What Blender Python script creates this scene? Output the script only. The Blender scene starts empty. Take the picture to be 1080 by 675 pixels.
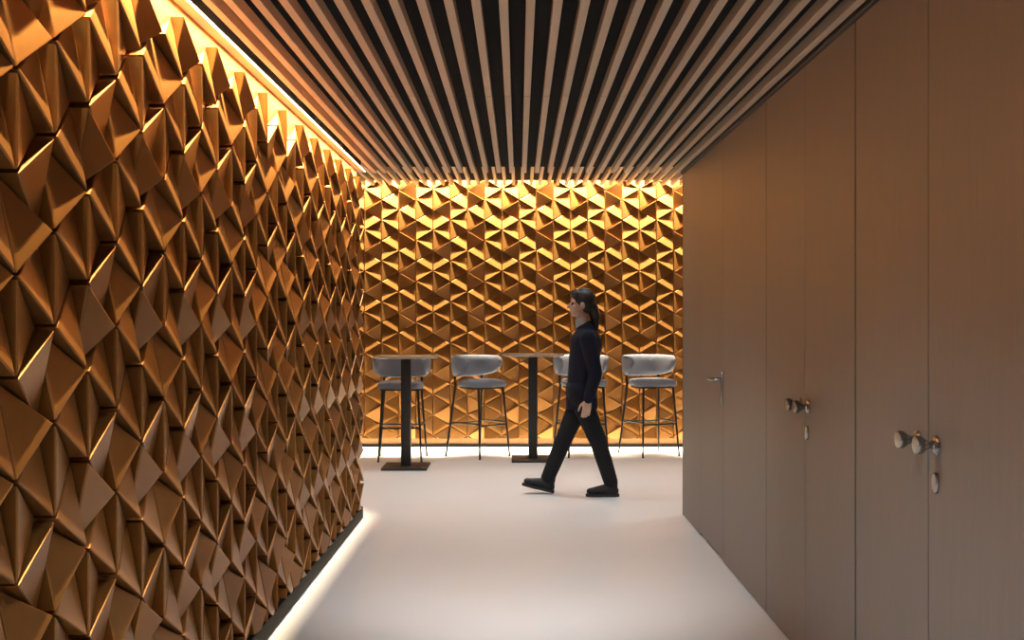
import bpy, bmesh, math, random
from mathutils import Vector, Matrix
R = math.radians
random.seed(7)
S = bpy.context.scene
COL = S.collection

# ------------------------------------------------------------------ camera
EYE = 1.42
cam_d = bpy.data.cameras.new('camera')
cam_d.sensor_fit = 'HORIZONTAL'
cam_d.sensor_width = 36.0
cam_d.lens = 36.0 * 1100 / 1080
cam_d.shift_x = -7 / 1080
cam_d.clip_start = 0.05
cam = bpy.data.objects.new('camera', cam_d)
cam.location = (0, 0, EYE)
cam.rotation_euler = (R(90), 0, 0)
COL.objects.link(cam)
S.camera = cam

# ------------------------------------------------------------------ world, lamps, exposure
S.view_settings.view_transform = 'Standard'
S.view_settings.look = 'None'
S.view_settings.gamma = 1.0
S.view_settings.exposure = 0.0
S.view_settings.use_curve_mapping = False
W = bpy.data.worlds.new('world')
S.world = W
W.use_nodes = True
W.node_tree.nodes['Background'].inputs[0].default_value = (0.82, 0.91, 1.0, 1)
W.node_tree.nodes['Background'].inputs[1].default_value = 0.55

WARM = (1.0, 0.80, 0.54)
NEUT = (0.87, 0.96, 1.0)


def area_lamp(name, loc, rot, sx, sy, power, color, spread=180):
    d = bpy.data.lights.new(name, 'AREA')
    d.shape = 'RECTANGLE'
    d.size, d.size_y = sx, sy
    d.energy = power
    d.color = color
    d.spread = R(spread)
    o = bpy.data.objects.new(name, d)
    o.location = loc
    o.rotation_euler = rot
    COL.objects.link(o)
    return o


def spot_lamp(name, loc, power, color, ang=120, blend=0.9, rad=0.03):
    d = bpy.data.lights.new(name, 'SPOT')
    d.energy = power
    d.color = color
    d.spot_size = R(ang)
    d.spot_blend = blend
    d.shadow_soft_size = rad
    o = bpy.data.objects.new(name, d)
    o.location = loc
    COL.objects.link(o)
    return o


# room measures
XL, XR = -1.165, 1.198          # plane the left tiles are fixed to, right panelling
YE = 7.62                       # where the corridor opens into the bar room
YB = 11.70                      # plane the back tiles are fixed to
ZC, ZF = 2.494, 2.90            # underside of the slats: corridor, bar room
SIDE, PITCH = 0.2292, 0.1920    # tile edge, width of a tile column

# LED lines in the ceiling coves that graze the tiled walls
area_lamp('left_cove_light', (-1.076, 2.55, 2.68), (0, R(9), 0), 0.010, 10.1, 200, WARM, 22)
area_lamp('left_glow_fill', (-1.078, 2.55, 2.508), (0, R(46), 0), 0.010, 10.1, 80, WARM, 72)  # low second line, added to brighten the wall behind the tile peaks
area_lamp('back_cove_light', (0, YB - 0.150, 3.32), (R(12), 0, 0), 6.0, 0.02, 660, (1.0, 0.88, 0.62), 60)
# downlights between the slats
for yy in (-1.2, 0.3, 1.8, 3.1):
    spot_lamp('corridor_spot', (-0.0055, yy, 2.525), 105, NEUT, 110)
for xx in (-0.0981, 0.0873):        # two more added out of view, tilted to brighten the far corridor floor
    spot_lamp('corridor_spot', (xx, 3.15, 2.52), 190, NEUT, 62, 0.9).rotation_euler = (R(52), 0, 0)
for xx in (-1.9, -0.6, 0.7, 2.0):
    for yy in (8.2, 9.6):
        spot_lamp('bar_downlight', (xx, yy, 2.93), 82, NEUT, 105)


# ------------------------------------------------------------------ helpers
def tag(o, label=None, cat=None, group=None, kind=None):
    if label: o['label'] = label
    if cat: o['category'] = cat
    if group: o['group'] = group
    if kind: o['kind'] = kind
    return o


def obj(name, bm, m=None, parent=None, smooth=False, angle=None):
    me = bpy.data.meshes.new(name)
    bmesh.ops.recalc_face_normals(bm, faces=bm.faces)
    bm.to_mesh(me)
    bm.free()
    if smooth:
        for p in me.polygons:
            p.use_smooth = True
        if angle is not None:
            me.set_sharp_from_angle(angle=R(angle))
    o = bpy.data.objects.new(name, me)
    if m: me.materials.append(m)
    COL.objects.link(o)
    if parent: o.parent = parent
    return o


def struct(name, bm, m, parent=None, label=None, cat=None, **k):
    o = obj(name, bm, m, parent, **k)
    if parent is None:
        tag(o, label, cat, None, 'structure')
    return o


def empty(name, loc, rz=0):
    o = bpy.data.objects.new(name, None)
    o.empty_display_size = 0.1
    o.location = loc
    o.rotation_euler = (0, 0, rz)
    COL.objects.link(o)
    return o


def copy_tree(o, parent=None):
    c = o.copy()
    COL.objects.link(c)
    if parent: c.parent = parent
    for ch in list(o.children):
        copy_tree(ch, c)
    return c


def box(bm, x0, x1, y0, y1, z0, z1, bev=0.0, seg=2):
    r = bmesh.ops.create_cube(bm, size=1.0)
    vs = r['verts']
    for v in vs:
        v.co = Vector((x0 + (v.co.x + .5) * (x1 - x0), y0 + (v.co.y + .5) * (y1 - y0), z0 + (v.co.z + .5) * (z1 - z0)))
    if bev > 0:
        es = list({e for v in vs for e in v.link_edges})
        bmesh.ops.bevel(bm, geom=es, offset=bev, segments=seg, affect='EDGES', profile=0.5)
    return bm


def tube(bm, pts, r, n=12, caps=True):
    """round bar through a list of points; r a number or one per point"""
    pts = [Vector(p) for p in pts]
    rs = r if isinstance(r, (list, tuple)) else [r] * len(pts)
    rings = []
    up = None
    for i, p in enumerate(pts):
        a = pts[max(i - 1, 0)]
        b = pts[min(i + 1, len(pts) - 1)]
        t = (b - a).normalized()
        if up is None:
            up = t.orthogonal().normalized()
        else:
            up = (up - t * up.dot(t)).normalized()
        s = t.cross(up)
        rings.append([bm.verts.new(p + (up * math.cos(2 * math.pi * k / n) + s * math.sin(2 * math.pi * k / n)) * rs[i]) for k in range(n)])
    for i in range(len(rings) - 1):
        for k in range(n):
            bm.faces.new((rings[i][k], rings[i][(k + 1) % n], rings[i + 1][(k + 1) % n], rings[i + 1][k]))
    if caps:
        bm.faces.new(rings[0][::-1])
        bm.faces.new(rings[-1])
    return bm


def lathe(bm, prof, n=32, mat=Matrix.Identity(4)):
    """profile of (radius, height) spun about local z, then moved by mat"""
    rings = []
    for r, z in prof:
        if r < 1e-6:
            rings.append([bm.verts.new(mat @ Vector((0, 0, z)))])
        else:
            rings.append([bm.verts.new(mat @ Vector((r * math.cos(2 * math.pi * k / n), r * math.sin(2 * math.pi * k / n), z))) for k in range(n)])
    for a, b in zip(rings, rings[1:]):
        for k in range(n):
            k2 = (k + 1) % n
            if len(a) == 1 and len(b) == 1: continue
            if len(a) == 1: bm.faces.new((a[0], b[k], b[k2]))
            elif len(b) == 1: bm.faces.new((a[k], b[0], a[k2]))
            else: bm.faces.new((a[k], b[k], b[k2], a[k2]))
    return bm


# ------------------------------------------------------------------ materials
def new_mat(name, color, rough=0.5, metal=0.0, spec=0.5):
    m = bpy.data.materials.new(name)
    m.use_nodes = True
    b = m.node_tree.nodes['Principled BSDF']
    b.inputs['Base Color'].default_value = (*color, 1)
    b.inputs['Roughness'].default_value = rough
    b.inputs['Metallic'].default_value = metal
    b.inputs['Specular IOR Level'].default_value = spec
    return m


def noise_mat(name, c1, c2, scale, stretch=(1, 1, 1), rough=0.5, metal=0.0, bump=0.0, detail=4, rvar=0.0, spec=0.5):
    m = new_mat(name, c1, rough, metal, spec)
    nt = m.node_tree
    b = nt.nodes['Principled BSDF']
    tc = nt.nodes.new('ShaderNodeTexCoord')
    mp = nt.nodes.new('ShaderNodeMapping')
    mp.inputs['Scale'].default_value = stretch
    nz = nt.nodes.new('ShaderNodeTexNoise')
    nz.inputs['Scale'].default_value = scale
    nz.inputs['Detail'].default_value = detail
    mx = nt.nodes.new('ShaderNodeMix')
    mx.data_type = 'RGBA'
    mx.inputs['A'].default_value = (*c1, 1)
    mx.inputs['B'].default_value = (*c2, 1)
    nt.links.new(tc.outputs['Object'], mp.inputs['Vector'])
    nt.links.new(mp.outputs['Vector'], nz.inputs['Vector'])
    nt.links.new(nz.outputs['Fac'], mx.inputs['Factor'])
    nt.links.new(mx.outputs['Result'], b.inputs['Base Color'])
    if bump:
        bp = nt.nodes.new('ShaderNodeBump')
        bp.inputs['Strength'].default_value = bump
        bp.inputs['Distance'].default_value = 0.002
        nt.links.new(nz.outputs['Fac'], bp.inputs['Height'])
        nt.links.new(bp.outputs['Normal'], b.inputs['Normal'])
    if rvar:
        mr = nt.nodes.new('ShaderNodeMapRange')
        mr.inputs['To Min'].default_value = rough - rvar
        mr.inputs['To Max'].default_value = rough + rvar
        nt.links.new(nz.outputs['Fac'], mr.inputs['Value'])
        nt.links.new(mr.outputs['Result'], b.inputs['Roughness'])
    return m


def tile_material():
    m = noise_mat('copper_tile', (0.275, 0.113, 0.025), (0.325, 0.138, 0.033), 30, (1, 1, 1), 0.34, 0.6, 0.03, rvar=0.04)
    nt = m.node_tree
    b = nt.nodes['Principled BSDF']
    geo = nt.nodes.new('ShaderNodeNewGeometry')
    hsv = nt.nodes.new('ShaderNodeHueSaturation')
    mr = nt.nodes.new('ShaderNodeMapRange')
    mr.inputs['To Min'].default_value = 0.85
    mr.inputs['To Max'].default_value = 1.12
    src = b.inputs['Base Color'].links[0].from_socket
    nt.links.new(geo.outputs['Random Per Island'], mr.inputs['Value'])
    nt.links.new(mr.outputs['Result'], hsv.inputs['Value'])
    nt.links.new(src, hsv.inputs['Color'])
    nt.links.new(hsv.outputs['Color'], b.inputs['Base Color'])
    return m


M = {
    'tile': tile_material(),
    'grout': new_mat('dark_backing', (0.05, 0.028, 0.014), 0.7),
    'copper_flat': noise_mat('copper_strip', (0.30, 0.14, 0.045), (0.34, 0.16, 0.055), 20, rough=0.4, metal=0.2),
    'floor': noise_mat('floor_epoxy', (0.76, 0.755, 0.745), (0.81, 0.805, 0.80), 1.6, rough=0.42, rvar=0.06, detail=6),
    'veneer': noise_mat('taupe_veneer', (0.170, 0.154, 0.140), (0.206, 0.187, 0.170), 9, (6, 6, 0.5), 0.5, bump=0.04, detail=8),
    'slat': noise_mat('slat_wood', (0.55, 0.42, 0.30), (0.64, 0.49, 0.355), 8, (8, 0.4, 8), 0.55, bump=0.05, detail=8),
    'black': noise_mat('ceiling_black', (0.007, 0.007, 0.0072), (0.012, 0.012, 0.012), 15, rough=0.9, spec=0.15),
    'gap': new_mat('gap_black', (0.01, 0.009, 0.008), 0.9),
    'skirt': new_mat('skirting_black', (0.014, 0.013, 0.012), 0.7, 0.0, 0.2),
    'trim': new_mat('trim_dark', (0.06, 0.052, 0.046), 0.45),
    'plaster': noise_mat('plaster', (0.42, 0.38, 0.34), (0.46, 0.42, 0.38), 12, rough=0.8),
    'steel_black': new_mat('powder_black', (0.014, 0.013, 0.012), 0.5, 0.0, 0.3),
    'table_dark': new_mat('table_powder_coat', (0.030, 0.026, 0.023), 0.5, 0.0, 0.3),
    'top': noise_mat('table_top', (0.17, 0.14, 0.12), (0.21, 0.175, 0.15), 30, rough=0.4),
    'fabric': noise_mat('grey_fabric', (0.18, 0.188, 0.228), (0.24, 0.25, 0.295), 420, rough=0.9, bump=0.3, detail=2, spec=0.2),
    'nickel': noise_mat('brushed_nickel', (0.36, 0.35, 0.34), (0.30, 0.29, 0.28), 60, rough=0.26, metal=1.0),
    'skin': noise_mat('skin', (0.50, 0.30, 0.22), (0.55, 0.34, 0.25), 40, rough=0.5),
    'hair': noise_mat('hair_black', (0.006, 0.005, 0.005), (0.014, 0.011, 0.010), 90, (4, 4, 0.6), 0.5, bump=0.4),
    'jacket': noise_mat('navy_jacket', (0.006, 0.0075, 0.015), (0.010, 0.012, 0.023), 60, rough=0.85, bump=0.15, spec=0.2),
    'trousers': noise_mat('black_trousers', (0.010, 0.010, 0.012), (0.016, 0.016, 0.019), 60, rough=0.85, bump=0.15, spec=0.2),
    'shoe': new_mat('shoe_black', (0.009, 0.0085, 0.0085), 0.5, 0.0, 0.3),
    'sole': new_mat('sole_rubber', (0.02, 0.02, 0.02), 0.7),
    'shirt': new_mat('pale_collar', (0.34, 0.31, 0.28), 0.8),
    'eye': new_mat('eye_dark', (0.03, 0.02, 0.015), 0.2),
}

# ------------------------------------------------------------------ floor
bm = bmesh.new()
box(bm, -3.6, 3.6, -2.5, YB + 0.4, -0.1, 0.0)
struct('floor', bm, M['floor'], label='pale grey smooth seamless floor through corridor and bar room', cat='floor')

# ------------------------------------------------------------------ tiled walls
# every tile is a flat triangle tipped so that one corner lies low and two stand proud; 16 of them repeat over four columns and two rows.
HI, LO = 0.048, 0.004
# per column (four of them) and row (two): the low corner of the right-pointing tile (A top, B bottom, C tip) and of the left-pointing one (D top, E bottom, P tip)
BACK_R = ['CA', 'CA', 'BC', 'AC']
BACK_L = ['DE', 'DD', 'ED', 'DD']
LEFT_R = ['BC', 'CA', 'BC', 'AC']
LEFT_L = ['ED', 'DD', 'ED', 'DD']
Z0 = 2.419      # height of an even-line tile corner


def tile_list(u0, k0, k1, ztop, zbot, tr, tl, z0=Z0, odd=()):
    """triangles (three (u, v, h)) for columns k0..k1, line 0 at u0"""
    out = []
    for k in range(k0, k1):
        c = k % 4
        kr, kl = ('CA', 'DE') if k in odd else (tr[c], tl[c])
        even = (c % 2 == 0)
        ul, ur = u0 + k * PITCH, u0 + (k + 1) * PITCH
        for n in range(-8, 40):
            p = n % 2
            # right-pointing: left edge from zA down one side; left-pointing: right edge from zD
            if even:                                    # left line even, right line odd
                zA = z0 - n * SIDE
                zD = z0 + SIDE / 2 - n * SIDE
            else:
                zA = z0 + SIDE / 2 - n * SIDE
                zD = z0 - n * SIDE
            # right-pointing
            zB, zC = zA - SIDE, zA - SIDE / 2
            low = kr[p]
            h = {q: (LO if q == low else HI) for q in 'ABC'}
            out.append([(ul, zA, h['A']), (ul, zB, h['B']), (ur, zC, h['C'])])
            # left-pointing: apex on the left line
            zE, zP = zD - SIDE, zD - SIDE / 2
            low = kl[p]
            h = {q: (LO if q == low else HI) for q in 'PDE'}
            out.append([(ul, zP, h['P']), (ur, zE, h['E']), (ur, zD, h['D'])])
    return [t for t in out if max(q[1] for q in t) <= ztop + 1e-4 and max(q[1] for q in t) > zbot + 0.01]


def build_tiles(tris, to3d, zbot, clips=()):
    bm = bmesh.new()
    gap = 0.0043
    for t in tris:
        us = [q[0] for q in t]; vs = [q[1] for q in t]
        cu, cv = sum(us) / 3, sum(vs) / 3
        inr = PITCH / 3
        f = 1 - gap / inr
        P = [(cu + (q[0] - cu) * f, cv + (q[1] - cv) * f, q[2] + 0.008) for q in t]
        top = [bm.verts.new(p) for p in P]
        bot = [bm.verts.new((p[0], p[1], 0.0)) for p in P]
        bm.faces.new(top)
        for i in range(3):
            j = (i + 1) % 3
            bm.faces.new((top[j], top[i], bot[i], bot[j]))
    tops = [e for e in bm.edges if all(v.co.z > 0.0005 for v in e.verts)]
    tops = [e for e in tops if abs(e.verts[0].co.x - e.verts[1].co.x) > 1e-5 or abs(e.verts[0].co.y - e.verts[1].co.y) > 1e-5]
    bmesh.ops.bevel(bm, geom=tops, offset=0.004, segments=2, affect='EDGES', profile=0.5)
    for co, no in ((Vector((0, zbot, 0)), Vector((0, -1, 0))),) + tuple(clips):
        g = bm.verts[:] + bm.edges[:] + bm.faces[:]
        r = bmesh.ops.bisect_plane(bm, geom=g, plane_co=co, plane_no=no, clear_outer=True)
        ed = [e for e in r['geom_cut'] if isinstance(e, bmesh.types.BMEdge)]
        try:
            bmesh.ops.edgeloop_fill(bm, edges=ed)
        except Exception:
            pass
    for v in bm.verts:
        v.co = Vector(to3d(v.co.x, v.co.y, v.co.z))
    return bm


# left wall: line 2 sits at depth 2.689
YL0 = 2.689 - 2 * PITCH
k0, k1 = -18, int((YE - YL0) / PITCH)
YEND = YL0 + k1 * PITCH
bm = bmesh.new()
box(bm, -3.6, XL, -2.5, YEND, 0, 3.5)
wall_left = struct('wall_left', bm, M['copper_flat'], label='left corridor wall clad in tipped triangular copper tiles', cat='wall')
obj('tile_cladding', build_tiles(tile_list(YL0, k0, k1, Z0 + 0.015, 0.085, LEFT_R, LEFT_L, Z0 + 0.015, (0, 12, 14)), lambda u, v, h: (XL + h, u, v), 0.085), M['tile'], wall_left)
# back wall: line 0 sits at x = -0.189
bm = bmesh.new()
box(bm, -3.6, 3.6, YB, YB + 0.3, 0, 3.5)
wall_back = struct('wall_back', bm, M['copper_flat'], label='back wall of the bar room clad in triangular copper tiles', cat='wall')
obj('tile_cladding', build_tiles(tile_list(-0.189, -16, 18, 2.419 + 2 * 0.4584, 0.095, BACK_R, BACK_L), lambda u, v, h: (u, YB - h, v), 0.095,
    ((Vector((0, 3.05, 0)), Vector((0, 1, 0))),)), M['tile'], wall_back)

bm = bmesh.new()
box(bm, XL + 0.001, -1.118, -2.5, YEND + 0.01, 0, 0.08, 0.002)
struct('baseboard_left', bm, M['skirt'], label='black skirting board under the left tiled wall', cat='skirting')
bm = bmesh.new()
box(bm, -3.3, 3.3, YB - 0.03, YB - 0.001, 0, 0.028, 0.002)
struct('baseboard_back', bm, M['skirt'], label='thin black skirting along the back tiled wall', cat='skirting')

# ------------------------------------------------------------------ right wall and its doors
bm = bmesh.new()
box(bm, XR + 0.022, 3.6, -2.5, YE - 0.02, 0, 3.1)
box(bm, XR, XR + 0.022, YE - 0.022, YE, 0, ZC + 0.05)
wall_right = struct('wall_right', bm, M['gap'], label='right corridor wall of flush taupe wood panels', cat='wall')


def panel_bm(y0, y1, gap0=0.003, gap1=0.003, z0=0.004, z1=ZC - 0.012):
    b = bmesh.new()
    box(b, XR, XR + 0.021, y0 + gap0, y1 - gap1, z0, z1, 0.0012, 1)
    return b


yA, yB_, yC, yD, yE, yF, yG = 7.617, 6.86, 6.101, 5.049, 4.364, 3.712, 3.050
yH = 2.39
for (a, b_, g0, g1) in ((yB_, yA, .0008, 0), (yD, yC, .0055, .003), (1.0, yH, .002, .004), (-2.5, 1.0, 0, .002)):
    obj('wood_panel', panel_bm(a, b_, g0, g1), M['veneer'], wall_right)


def to_wall(y, z):      # local z of a lathe points out of the right wall into the corridor
    return Matrix.Translation((XR, y, z)) @ Matrix.Rotation(R(-90), 4, 'Y')


def knob(parent, y, z, s=1.0):
    b = bmesh.new()
    lathe(b, [(0, 0), (.023, 0), (.0245, .003), (.0245, .007), (.021, .010), (.0125, .012), (.0105, .016), (.0105, .024),
              (.013, .030), (.019, .038), (.0245, .044), (.0265, .050), (.0265, .060), (.0245, .0635), (0, .0645)], 36, to_wall(y, z))
    k = obj('door_knob', b, M['nickel'], parent, smooth=True, angle=35)
    b = bmesh.new()
    lathe(b, [(.0245, .0008), (.028, .0008), (.028, .004), (.0262, .0055), (.0246, .0055)], 36, to_wall(y, z))
    obj('rosette', b, M['nickel'], k, smooth=True, angle=35)
    return k


def escutcheon(parent, y, z):
    b = bmesh.new()
    n = 28
    ring = []
    for lv, (sc, o) in enumerate(((1, 0.0), (1, .008), (.9, .0105))):
        ring.append([b.verts.new((XR - o, y + .016 * sc * math.cos(2 * math.pi * k / n), z + .030 * sc * math.sin(2 * math.pi * k / n))) for k in range(n)])
    for a, c in zip(ring, ring[1:]):
        for k in range(n):
            b.faces.new((a[k], a[(k + 1) % n], c[(k + 1) % n], c[k]))
    b.faces.new(ring[-1])
    e = obj('key_escutcheon', b, M['nickel'], parent, smooth=True, angle=40)
    return e


def door(name, y0, y1, g0, g1, label, z0=0.004):
    return struct(name, panel_bm(y0, y1, g0, g1, z0), M['veneer'], label=label, cat='door')


d1 = door('door_1', yH, yG, .004, .003, 'nearest taupe door leaf with round knob and keyhole plate')
d2 = door('door_2', yG, yF, .003, .008, 'taupe door leaf left of the nearest leaf, with a knob and no keyhole plate')
d3 = door('door_3', yF, yE, .008, .0014, 'taupe door leaf in the middle of the wall, with knob and keyhole plate')
d4 = door('door_4', yE, yD, .0014, .0055, 'taupe door leaf further along, with a knob and no keyhole plate')
d5 = door('door_5', yC, yB_, .003, .0012, 'farthest taupe door leaf, with a lever handle on a long plate', 0.018)
knob(d1, 2.985, 1.062); escutcheon(d1, 2.985, 0.953)
knob(d2, 3.125, 1.062)
knob(d3, 4.305, 1.062); escutcheon(d3, 4.318, 0.953)
knob(d4, 4.425, 1.062)
b = bmesh.new()
box(b, XR - 0.009, XR, yC + 0.018, yC + 0.055, 0.925, 1.115, 0.004)
pl = obj('handle_plate', b, M['nickel'], d5, smooth=True, angle=40)
b = bmesh.new()
hy = yC + 0.037
tube(b, [(XR - 0.008, hy, 1.07), (XR - 0.045, hy, 1.07), (XR - 0.054, hy + 0.006, 1.07), (XR - 0.056, hy + 0.02, 1.07), (XR - 0.056, hy + 0.125, 1.068)],
     [.010, .010, .010, .0098, .0085], 14)
obj('lever', b, M['nickel'], pl, smooth=True, angle=50)

bm = bmesh.new()
box(bm, XR - 0.016, XR + 0.02, -2.5, YE, ZC - 0.010, ZC + 0.02, 0.0015, 1)
struct('trim_1', bm, M['trim'], label='thin dark metal trim where right wall meets the slats', cat='trim')

# ------------------------------------------------------------------ ceilings
bm = bmesh.new()
box(bm, -1.066, 3.6, -2.5, YE, ZC + 0.045, 3.5)
box(bm, -1.17, -1.152, -2.5, YE, ZC + 0.017, 3.5)
box(bm, -1.152, -1.066, -2.5, YE, 2.72, 3.5)
ceil = struct('ceiling', bm, M['black'], label='black corridor ceiling hung with long narrow wooden slats', cat='ceiling')
SP, SW = 0.0926, 0.031
bm = bmesh.new()
for i in range(-12, 13):
    x = 0.041 + i * SP + (0.020 if i == -12 else 0)
    for (a, b_) in ((-2.5, 5.000), (5.011, YE)):
        box(bm, x - SW / 2, x + SW / 2, a, b_, ZC, ZC + 0.046, 0.0012, 1)
box(bm, XL, -1.120, -2.5, YE, ZC + 0.002, ZC + 0.016, 0.0012, 1)
obj('slat_cladding', bm, M['slat'], ceil)

bm = bmesh.new()
box(bm, -3.6, 3.6, YE + 0.001, YB - 0.24, ZF + 0.055, 3.5)
box(bm, -3.6, 3.6, YB - 0.24, YB, 3.42, 3.5)
ceil2 = struct('ceiling_bar', bm, M['black'], label='higher black ceiling of the bar room with wooden slats', cat='ceiling')
bm = bmesh.new()
for i in range(-33, 34):
    x = 0.041 + i * 0.0965
    box(bm, x - SW / 2, x + SW / 2, YE + 0.002, YB - 0.24, ZF, ZF + 0.054, 0.0012, 1)
obj('slat_cladding', bm, M['slat'], ceil2)
for nm, sx in (('wall_bar_left', -1), ('wall_bar_right', 1)):
    bm = bmesh.new()
    box(bm, min(sx * 3.3, sx * 3.6), max(sx * 3.3, sx * 3.6), YE, YB, 0, 3.5)
    struct(nm, bm, M['plaster'], label='plain plaster side wall of the bar room, ' + ('left' if sx < 0 else 'right'), cat='wall')


# ------------------------------------------------------------------ bar tables
def make_table():
    root = empty('bar_table', (0, 0, 0))
    dk = M['table_dark']
    b = bmesh.new()
    box(b, -.215, .215, -.215, .215, 0, .024, .003)
    obj('base_plate', b, dk, root, smooth=True, angle=40)
    b = bmesh.new()
    box(b, -.046, .046, -.046, .046, .0235, 1.046, .004)
    obj('column', b, dk, root, smooth=True, angle=40)
    b = bmesh.new()
    box(b, -.16, .16, -.16, .16, 1.045, 1.056, .002)
    obj('mounting_plate', b, dk, root, smooth=True, angle=40)
    b = bmesh.new()
    lathe(b, [(0, 1.056), (.30, 1.056), (.315, 1.062), (.319, 1.068), (.317, 1.074), (.312, 1.076), (0, 1.076)], 64)
    obj('tabletop', b, M['top'], root, smooth=True, angle=30)
    return root


t1 = make_table()
t1.location = (-1.082, 10.03, 0)
tag(t1, 'round bar table on black square column, at left in front of a stool', 'table', 'round bar tables')
t2 = copy_tree(t1)
t2.location = (0.145, 10.58, 0)
tag(t2, 'round bar table on black column, directly left of the walking person', 'table', 'round bar tables')


# ------------------------------------------------------------------ bar stools (front is -y)
def make_stool():
    root = empty('bar_stool', (0, 0, 0))
    # seat cushion: a rounded trapezoid, domed
    b = bmesh.new()
    n = 48
    def outline(s):
        pts = []
        for k in range(n):
            a = 2 * math.pi * k / n
            c, si = math.cos(a), math.sin(a)
            e = 2 / 3.4
            x = math.copysign(abs(c) ** e, c) * .225
            y = math.copysign(abs(si) ** e, si) * .215
            x *= 1 - 0.10 * (y / .215)
            pts.append((x * s, y * s))
        return pts
    levels = [(.90, .727), (.97, .731), (1.0, .745), (1.0, .768), (.975, .784), (.91, .795), (.75, .801), (.4, .804)]
    rings = [[b.verts.new((x, y - .04, z)) for x, y in outline(s)] for s, z in levels]
    for r0, r1 in zip(rings, rings[1:]):
        for k in range(n):
            b.faces.new((r0[k], r0[(k + 1) % n], r1[(k + 1) % n], r1[k]))
    b.faces.new(rings[0][::-1]); b.faces.new(rings[-1])
    seat = obj('seat_cushion', b, M['fabric'], root, smooth=True)
    b = bmesh.new()
    pts = [(x, y - .04) for x, y in outline(.9)]
    r0 = [b.verts.new((x, y, .712)) for x, y in pts]
    r1 = [b.verts.new((x, y, .728)) for x, y in pts]
    for k in range(n):
        b.faces.new((r0[k], r0[(k + 1) % n], r1[(k + 1) % n], r1[k]))
    b.faces.new(r0[::-1]); b.faces.new(r1)
    obj('seat_frame', b, M['steel_black'], root, smooth=True, angle=40)
    # wrapped backrest: padded band, tallest behind, closing in at the two arm ends
    b = bmesh.new()
    na, ns = 56, 20
    rings = []
    half = R(118)
    for i in range(na + 1):
        t = -1 + 2 * i / na
        a = t * half
        cx, cy = .262 * math.sin(a), .215 * math.cos(a) + .015
        cy -= .02 * max(0, abs(t) - .6)
        endf = max(0.02, 1 - max(0, (abs(t) - .78) / .22) ** 2.2) ** .5
        zt, zb = 1.050 - .012 * t * t, .822 + .095 * abs(t) ** 2.6
        hh = (zt - zb) / 2 * endf
        tt = (.030 + .006 * abs(t)) * endf
        zc = (zt + zb) / 2
        nx, ny = math.sin(a), math.cos(a)
        ring = []
        for k in range(ns):
            p = 2 * math.pi * k / ns
            c, si = math.cos(p), math.sin(p)
            e = 2 / 2.8
            o = math.copysign(abs(c) ** e, c) * tt
            zz = math.copysign(abs(si) ** e, si) * hh
            lean = .10 * zz
            ring.append(b.verts.new((cx + nx * (o + lean), cy + ny * (o + lean), zc + zz)))
        rings.append(ring)
    for r0, r1 in zip(rings, rings[1:]):
        for k in range(ns):
            b.faces.new((r0[k], r0[(k + 1) % ns], r1[(k + 1) % ns], r1[k]))
    b.faces.new(rings[0][::-1]); b.faces.new(rings[-1])
    obj('backrest', b, M['fabric'], root, smooth=True)
    # legs
    feet = {(-1, -1): (-.215, -.245), (1, -1): (.215, -.245), (-1, 1): (-.245, .235), (1, 1): (.245, .235)}
    tops = {(-1, -1): (-.175, -.185), (1, -1): (.175, -.185), (-1, 1): (-.190, .150), (1, 1): (.190, .150)}
    def at(k, z):
        f, t = feet[k], tops[k]
        q = z / .718
        return (f[0] + (t[0] - f[0]) * q, f[1] + (t[1] - f[1]) * q, z)
    for k in feet:
        b = bmesh.new()
        if k[1] < 0:
            tube(b, [at(k, 0.006), at(k, .718)], [.0095, .0125], 12)
        else:       # the rear legs run on up into the backrest
            x, y, _ = at(k, .73)
            tube(b, [at(k, 0.006), at(k, .70), (x * 1.0, y, .74), (x * 1.02, y + .004, .80), (x * 1.03, y + .010, .90)], [.0095, .0125, .0125, .012, .011], 12)
        leg = obj('leg', b, M['steel_black'], root, smooth=True, angle=50)
        b = bmesh.new()
        fx, fy, _ = at(k, 0)
        lathe(b, [(0, 0), (.0115, 0), (.0125, .002), (.0125, .007), (.0095, .009), (0, .009)], 14, Matrix.Translation((fx, fy, 0)))
        obj('foot_glide', b, M['steel_black'], leg, smooth=True, angle=40)
    for a, c, z in (((-1, -1), (1, -1), .335), ((-1, 1), (1, 1), .335), ((-1, -1), (-1, 1), .355), ((1, -1), (1, 1), .355)):
        b = bmesh.new()
        tube(b, [at(a, z), at(c, z)], .0085, 10)
        obj('footrest', b, M['steel_black'], root, smooth=True, angle=50)
    return root


st = make_stool()
spots = [(-1.195, 10.66, 2, 'grey bar stool facing us behind the left table column'),
         (-0.42, 10.90, 46, 'grey bar stool turned to the right, standing between the two tables'),
         (0.665, 11.03, 14, 'grey bar stool partly hidden behind the walking person'),
         (1.385, 11.03, 22, 'grey bar stool nearest the right wall, right of the walking person')]
for i, (x, y, rz, lab) in enumerate(spots):
    o = st if i == 0 else copy_tree(st)
    o.location = (x, y, 0)
    o.rotation_euler = (0, 0, R(rz))
    tag(o, lab, 'stool', 'grey upholstered bar stools')


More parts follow.
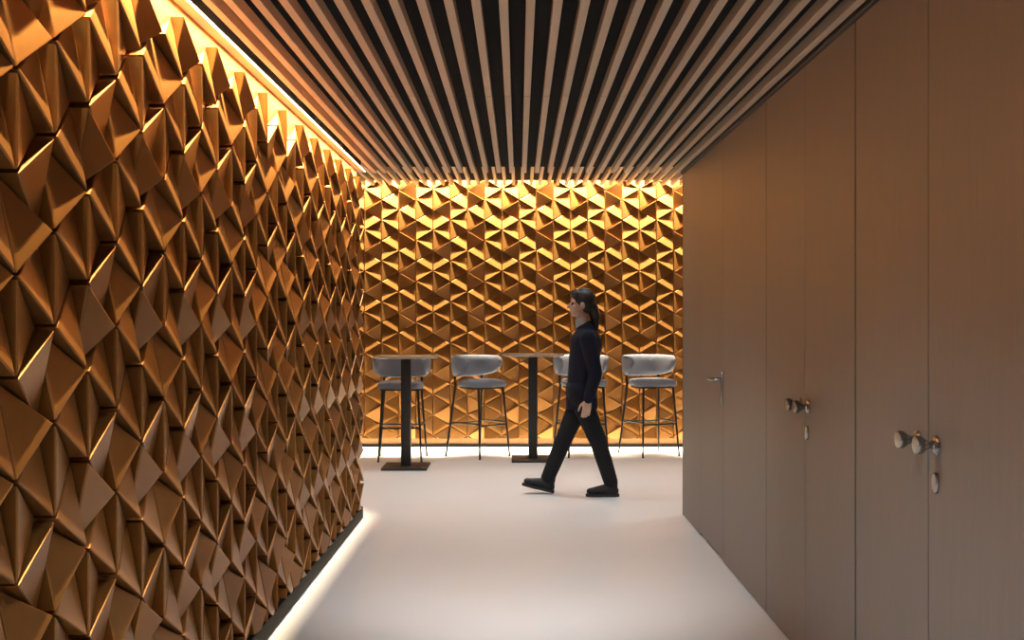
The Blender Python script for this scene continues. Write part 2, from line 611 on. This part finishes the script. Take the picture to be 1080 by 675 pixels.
# ------------------------------------------------------------------ walking person
def capsule(bm, a, b_, r0, r1, n=16, flat=None):
    """tapered rod with round ends; flat = (axis vector, factor) squashes it along that axis"""
    a, b_ = Vector(a), Vector(b_)
    d = b_ - a
    L = d.length
    t = d.normalized() if L > 1e-6 else Vector((0, 0, 1))
    q = t.to_track_quat('Z', 'Y').to_matrix().to_4x4()
    mat = Matrix.Translation(a) @ q
    prof = [(0, -r0)] + [(r0 * math.cos(R(x)), -r0 * math.sin(R(x))) for x in (70, 45, 20)] + [(r0, 0), (r1, L)] + \
           [(r1 * math.cos(R(x)), L + r1 * math.sin(R(x))) for x in (20, 45, 70)] + [(0, L + r1)]
    s = len(bm.verts)
    lathe(bm, prof, n, mat)
    bm.verts.ensure_lookup_table()
    if flat:
        ax = Vector(flat[0]).normalized()
        for v in bm.verts[s:]:
            c = a + t * (v.co - a).dot(t)
            w = v.co - c
            v.co = c + w + ax * (w.dot(ax) * (flat[1] - 1))
    return bm


def ell(bm, c, rx, ry, rz, rot=0):
    r = bmesh.ops.create_uvsphere(bm, u_segments=24, v_segments=16, radius=1)
    m = Matrix.Translation(c) @ Matrix.Rotation(R(rot), 4, 'Y') @ Matrix.Diagonal((rx, ry, rz, 1))
    for v in r['verts']:
        v.co = m @ v.co
    return bm


def fuse(name, bm, m, parent, voxel, smooth=6, fac=0.5):
    """melt overlapping shapes into one continuous skin"""
    o = obj(name, bm, m, parent)
    md = o.modifiers.new('r', 'REMESH'); md.mode = 'VOXEL'; md.voxel_size = voxel
    if smooth:
        sm = o.modifiers.new('s', 'SMOOTH'); sm.factor = fac; sm.iterations = smooth
    dg = bpy.context.evaluated_depsgraph_get()
    me = bpy.data.meshes.new_from_object(o.evaluated_get(dg))
    o.modifiers.clear()
    o.data = me
    if not me.materials: me.materials.append(m)
    for p in me.polygons: p.use_smooth = True
    return o


# joints in the walker's own frame: walks towards -x, her left side is -y (towards us); ground at 0
PX, PY = 0.50, 8.47
def J(px, py, y=0.0):
    return Vector(((px - 547) / 129.9 - PX, y, EYE - (py - 337.5) / 129.9))


person = empty('person', (PX, PY, 0))
tag(person, 'walking person in dark jacket and black trousers, dark hair tied back, seen from the side', 'person')

hipL, hipR = J(610, 415, -.085), J(616, 415, .085)
kneeL, kneeR = J(630, 464, -.085), J(596, 463, .085)          # near leg trails, far leg leads
ankL, ankR = J(644, 509, -.08), J(577, 508, .075)
shL, shR = J(619, 357, -.165), J(616, 357, .165)
elL, elR = J(626, 394, -.215), J(622, 394, .215)
wrL, wrR = J(618.5, 419, -.225), J(612, 419, .21)
neck0, neck1 = J(618, 350), J(614, 333)
head = J(613, 320)

# --- body: one skin from head to feet
bm = bmesh.new()
H = head
ell(bm, H + Vector((.012, 0, .028)), .094, .074, .086)                   # cranium
ell(bm, H + Vector((-.022, 0, -.035)), .066, .060, .080, 8)              # face
ell(bm, H + Vector((-.052, 0, -.086)), .030, .036, .024)                 # chin and jaw
capsule(bm, H + Vector((-.082, 0, .004)), H + Vector((-.103, 0, -.030)), .008, .0125)   # nose
ell(bm, H + Vector((-.085, 0, -.060)), .012, .024, .008)                 # upper lip
ell(bm, H + Vector((-.081, 0, -.071)), .012, .021, .008)                 # lower lip
for s in (-1, 1):
    ell(bm, H + Vector((-.070, s * .030, .016)), .016, .022, .008)       # brow
    ell(bm, H + Vector((-.058, s * .038, -.030)), .022, .020, .020)      # cheek
    ell(bm, H + Vector((.008, s * .074, -.018)), .018, .010, .030, -12)  # ear
capsule(bm, neck0, neck1, .056, .050)
capsule(bm, J(618, 362), J(612, 405), .105, .10, flat=((0, 1, 0), 1.35))
ell(bm, J(613, 413), .105, .155, .12)
for a, b_, r0, r1 in ((shL, elL, .044, .036), (elL, wrL, .035, .024), (shR, elR, .044, .036), (elR, wrR, .035, .024),
                      (hipL, kneeL, .078, .052), (kneeL, ankL, .052, .034), (hipR, kneeR, .078, .052), (kneeR, ankR, .052, .034)):
    capsule(bm, a, b_, r0, r1)
for ank, toe in ((ankL, J(630, 518, -.08)), (ankR, J(566, 514, .075))):
    capsule(bm, ank, toe, .032, .024)


def hand(bm, w, d, fwd, out):
    """hanging, slightly curled hand: w wrist, d down the forearm, fwd to the thumb side, out the back of the hand"""
    d, fwd, out = d.normalized(), fwd.normalized(), out.normalized()
    for o in (-.026, -.009, .009, .026):
        capsule(bm, w + d * .012 + fwd * o * .7, w + d * .078 + fwd * o, .0125, .0115, flat=None)
    lens = ((.027, .074), (.0095, .082), (-.009, .076), (-.0265, .060))
    for o, L in lens:
        p0 = w + d * .078 + fwd * o
        p1 = p0 + (d * .95 + fwd * o * 1.5 - out * .12).normalized() * L * .45
        p2 = p1 + (d * .86 - out * .50).normalized() * L * .30
        p3 = p2 + (d * .62 - out * .78).normalized() * L * .25
        capsule(bm, p0, p1, .0092, .0085, 10); capsule(bm, p1, p2, .0085, .0078, 10); capsule(bm, p2, p3, .0078, .0068, 10)
    q0 = w + d * .022 + fwd * .022
    q1 = q0 + (d * .62 + fwd * .70 - out * .25).normalized() * .042
    q2 = q1 + (d * .88 + fwd * .28 - out * .30).normalized() * .030
    q3 = q2 + (d * .95 + fwd * .02 - out * .30).normalized() * .022
    capsule(bm, q0, q1, .014, .0105, 10); capsule(bm, q1, q2, .0105, .0092, 10); capsule(bm, q2, q3, .0092, .0075, 10)


hand(bm, wrL, (wrL - elL) + Vector((0, 0, -.15)), Vector((-1, 0, 0)), Vector((0, -1, 0)))
hand(bm, wrR, (wrR - elR) + Vector((0, 0, -.15)), Vector((-1, 0, 0)), Vector((0, 1, 0)))
fuse('body', bm, M['skin'], person, 0.0042, 5)

for s in (-1, 1):
    bm = bmesh.new()
    ell(bm, H + Vector((-.0745, s * .030, -.006)), .010, .0125, .0075)
    obj('eye', bm, M['eye'], person, smooth=True)

# --- hair: swept back from the brow into a low tail
bm = bmesh.new()
ell(bm, H + Vector((.022, 0, .036)), .100, .083, .090)
ell(bm, H + Vector((-.030, 0, .072)), .062, .066, .045)
ell(bm, H + Vector((.045, 0, -.015)), .070, .076, .070)
ell(bm, H + Vector((.100, 0, -.030)), .036, .036, .036)
capsule(bm, H + Vector((.095, 0, -.035)), H + Vector((.112, 0, -.110)), .044, .046)
capsule(bm, H + Vector((.112, 0, -.110)), H + Vector((.120, 0, -.205)), .046, .020)
hair = fuse('hair', bm, M['hair'], person, 0.005, 4)

# --- pale collar at the throat
bm = bmesh.new()
capsule(bm, J(616.5, 348), J(614, 339.5), .066, .059)
fuse('collar', bm, M['shirt'], person, 0.005, 3)

# --- jacket
bm = bmesh.new()
capsule(bm, J(618, 361), J(614, 402), .128, .122, flat=((0, 1, 0), 1.34))
ell(bm, J(619, 356), .112, .190, .072)
ell(bm, J(620, 366), .116, .165, .115)
capsule(bm, J(618.5, 352), J(617, 346), .085, .074)
ell(bm, J(613, 412), .130, .192, .13)
capsule(bm, J(613, 410), J(614, 438), .126, .130, flat=((0, 1, 0), 1.45))
for a, b_, c in ((shL, elL, wrL), (shR, elR, wrR)):
    capsule(bm, a, b_, .068, .055)
    capsule(bm, b_, b_ + (c - b_) * .98, .055, .041)
jk = fuse('jacket', bm, M['jacket'], person, 0.007, 5)
bm = bmesh.new()
bm.from_mesh(jk.data)
hem = J(613, 431).z
r = bmesh.ops.bisect_plane(bm, geom=bm.verts[:] + bm.edges[:] + bm.faces[:], plane_co=(0, 0, hem), plane_no=(0, 0, -1), clear_outer=True)
bmesh.ops.edgeloop_fill(bm, edges=[e for e in r['geom_cut'] if isinstance(e, bmesh.types.BMEdge)])
bm.to_mesh(jk.data)
bm.free()

# --- trousers
bm = bmesh.new()
ell(bm, J(614, 418), .108, .150, .115)
for hp, kn, an in ((hipL, kneeL, ankL), (hipR, kneeR, ankR)):
    capsule(bm, hp, kn, .093, .071)
    capsule(bm, kn, kn + (an - kn) * .95, .071, .058)
fuse('trousers', bm, M['trousers'], person, 0.007, 5)


# --- shoes
def shoe(ank, ang, y):
    """built along -x on the ground, then tipped about the heel"""
    bm = bmesh.new()
    capsule(bm, (.0, 0, .045), (.0, 0, .110), .044, .046)
    capsule(bm, (.012, 0, .044), (-.05, 0, .046), .042, .040)
    capsule(bm, (-.04, 0, .058), (-.13, 0, .046), .046, .034)
    capsule(bm, (-.12, 0, .046), (-.175, 0, .042), .042, .033, flat=((0, 0, 1), .8))
    capsule(bm, (-.14, .012, .042), (-.165, -.010, .040), .040, .036, flat=((0, 0, 1), .8))
    s = fuse('shoe', bm, M['shoe'], person, 0.006, 4)
    b = bmesh.new()
    n = 40
    pts = []
    for k in range(n):
        a = 2 * math.pi * k / n
        c, si = math.cos(a), math.sin(a)
        x = -.078 - .136 * c
        w = .046 if c > 0 else .040
        w *= 1 - .16 * math.exp(-((x + .05) / .05) ** 2)
        pts.append((x, math.copysign(abs(si) ** .75, si) * w))
    r0 = [b.verts.new((x, y_, 0.0)) for x, y_ in pts]
    r1 = [b.verts.new((x, y_, .022)) for x, y_ in pts]
    for k in range(n):
        b.faces.new((r0[k], r0[(k + 1) % n], r1[(k + 1) % n], r1[k]))
    b.faces.new(r0[::-1]); b.faces.new(r1)
    so = obj('sole', b, M['sole'], s, smooth=True, angle=50)
    s.rotation_euler = (0, R(ang), 0)
    return s


s1 = shoe(ankL, 0, -.08)
s1.location = (ankL.x + .006, -.08, 0.001)
s2 = shoe(ankR, 14, .075)
s2.location = (ankR.x + .002, .075, 0.016)
